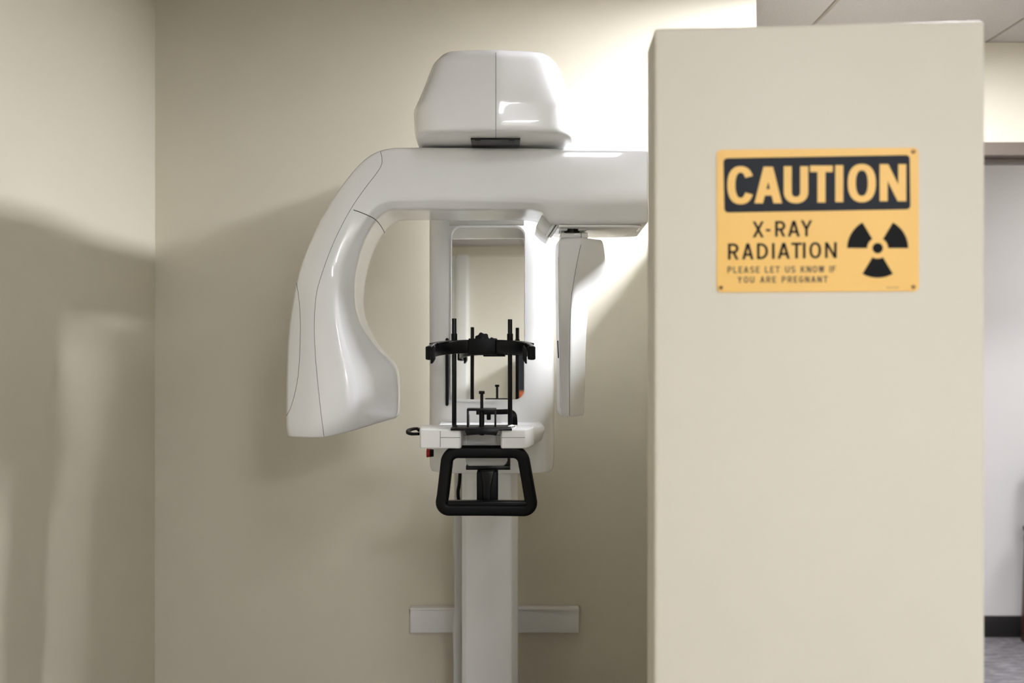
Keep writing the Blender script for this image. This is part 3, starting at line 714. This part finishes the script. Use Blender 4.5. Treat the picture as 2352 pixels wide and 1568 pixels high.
word('lettering', [('C', 219, 410, 257, 530), ('A', 414, 611, 261, 523), ('U', 624, 799, 258, 523), ('T', 813, 975, 253, 517), ('I', 990, 1054, 250, 514), ('O', 1083, 1284, 241, 516), ('N', 1312, 1502, 243, 508)], 57, 46, M['yellow'], .0021, hdr)
def line(txt, xa, xb, y0, y1, slope, widths, gap):
    tot = sum(widths.get(c_, 1) for c_ in txt)+gap*(len(txt)-1); u = (xb-xa)/tot; out = []; x = xa
    for c_ in txt:
        w_ = widths.get(c_, 1)*u
        if c_ != ' ':
            dy = slope*(x-xa); out.append((c_, x, x+w_, y0+dy, y1+dy))
        x += w_+gap*u
    return out
wd = {'I': .26, ' ': .55, 'W': 1.25, '-': .45, 'L': .85, 'E': .85, 'F': .85, 'A': 1.08, 'X': 1.05, 'Y': 1.05, 'O': 1.06}
tx = [('X', 400, 482, 653, 768), ('-', 496, 528, 700, 732), ('R', 562, 636, 650, 762), ('A', 653, 740, 648, 762), ('Y', 745, 829, 645, 760)]
word('lettering', tx, 19, 17, M['ink'], .0019, sign)
tx = [('R', 224, 300, 811, 927), ('A', 325, 408, 810, 926), ('D', 432, 511, 809, 924), ('I', 540, 558, 808, 922), ('A', 580, 668, 806, 921), ('T', 678, 754, 805, 919), ('I', 762, 780, 804, 918), ('O', 808, 892, 802, 918), ('N', 920, 1004, 802, 916)]
word('lettering', tx, 19, 17, M['ink'], .0019, sign)
word('lettering', line('PLEASE LET US KNOW IF', 220, 998, 977, 1024, -.008, wd, .30), 9, 8, M['smallink'], .0019, sign)
word('lettering', line('YOU ARE PREGNANT', 292, 940, 1048, 1094, -.006, wd, .36), 9, 8, M['smallink'], .0019, sign)
sc = (2015, 570)
sym = flat('radiation_symbol', [[(sc[0]+12*math.cos(2*math.pi*k/28), sc[1]+12*math.sin(2*math.pi*k/28)) for k in range(28)]], .0019, .0002, M['ink'], sign)
for a0 in (0, 120, 240):
    pl = [(sc[0]+70*math.cos(math.radians(a0+60*k/14)), sc[1]-68*math.sin(math.radians(a0+60*k/14))) for k in range(15)]
    pl += [(sc[0]+24*math.cos(math.radians(a0+60-60*k/6)), sc[1]-24*math.sin(math.radians(a0+60-60*k/6))) for k in range(7)]
    flat('symbol_blade', [pl], .0019, .0002, M['ink'], sym)
for px, py, mt in ((1656.5, 354, 'yellow'), (2096.5, 349, 'screw'), (1655.5, 660.5, 'screw'), (2097, 659, 'screw')):
    flat('screw', [[(px+4.6*math.cos(2*math.pi*k/16), py+4.6*math.sin(2*math.pi*k/16)) for k in range(16)]], .0030, .0014, M[mt], sign)
flat('fine_print', [[(x, 659), (x+2.2, 659), (x+2.2, 661.4), (x, 661.4)] for x in (2036, 2040, 2044, 2049, 2053, 2057, 2061)], .0018, .0001, M['smallink'], sign)

# ------------------------------------------------------------------ armchair in the room beyond
ch = thing('armchair', 'reddish-brown wooden armchair against the white wall beyond the brown door frame, at the right edge', 'chair', (2.84, 4.72, 0))
xa, xb, ya, yb = 2.552, 3.12, 4.45, 4.98
for x in (xa, xb-.045):
    prism('leg', [(ya+.02, 0), (ya+.055, 0), (ya+.065, .57), (ya+.02, .57)], x, x+.04, 'x', M['mahogany'], ch, bevel=.004)
    prism('leg', [(yb-.02, 0), (yb+.02, 0), (yb-.02, .56), (yb-.06, .56)], x, x+.04, 'x', M['mahogany'], ch, bevel=.004)
    sweep('armrest', catmull([(x+.02, ya-.02, .585), (x+.02, ya+.2, .59), (x+.02, yb-.02, .570)], 6), rrect(-.028, .028, -.014, .014, .008, 4), M['mahogany'], ch, up=Vector((0,0,1)))
box('seat', xa+.045, xb-.05, ya+.03, yb-.04, .40, .47, M['upholstery'], ch, bevel=.02)
box('seat_rail', xa+.04, xb-.045, ya+.03, ya+.055, .34, .40, M['mahogany'], ch, bevel=.003)
prism('backrest', [(yb-.06, .48), (yb-.01, .48), (yb+.02, .88), (yb-.02, .88)], xa+.045, xb-.05, 'x', M['upholstery'], ch, bevel=.012)

# ------------------------------------------------------------------ tall dark cabinet behind the camera (seen in the mirror)
cbn = thing('tall_cabinet', 'tall dark navy cabinet reflected at the right edge of the mirror', 'cabinet', (-.02, -2.9, 0))
box('body', -.331, .50, YF+.02, -2.75, 0, 1.625, M['navycab'], cbn, bevel=.004)
for i in (0, 1):
    d_ = box('door', -.329+.415*i, .083+.415*i, -2.75, -2.735, .06, 1.60, M['navycab'], cbn, bevel=.003)
    box('handle', .055+.044*i, .065+.044*i, -2.735, -2.715, .8, .95, M['steel'], d_, bevel=.002)
box('orange_notice', -.314, -.20, -2.735, -2.733, 1.25, 1.358, M['orange'], cbn)
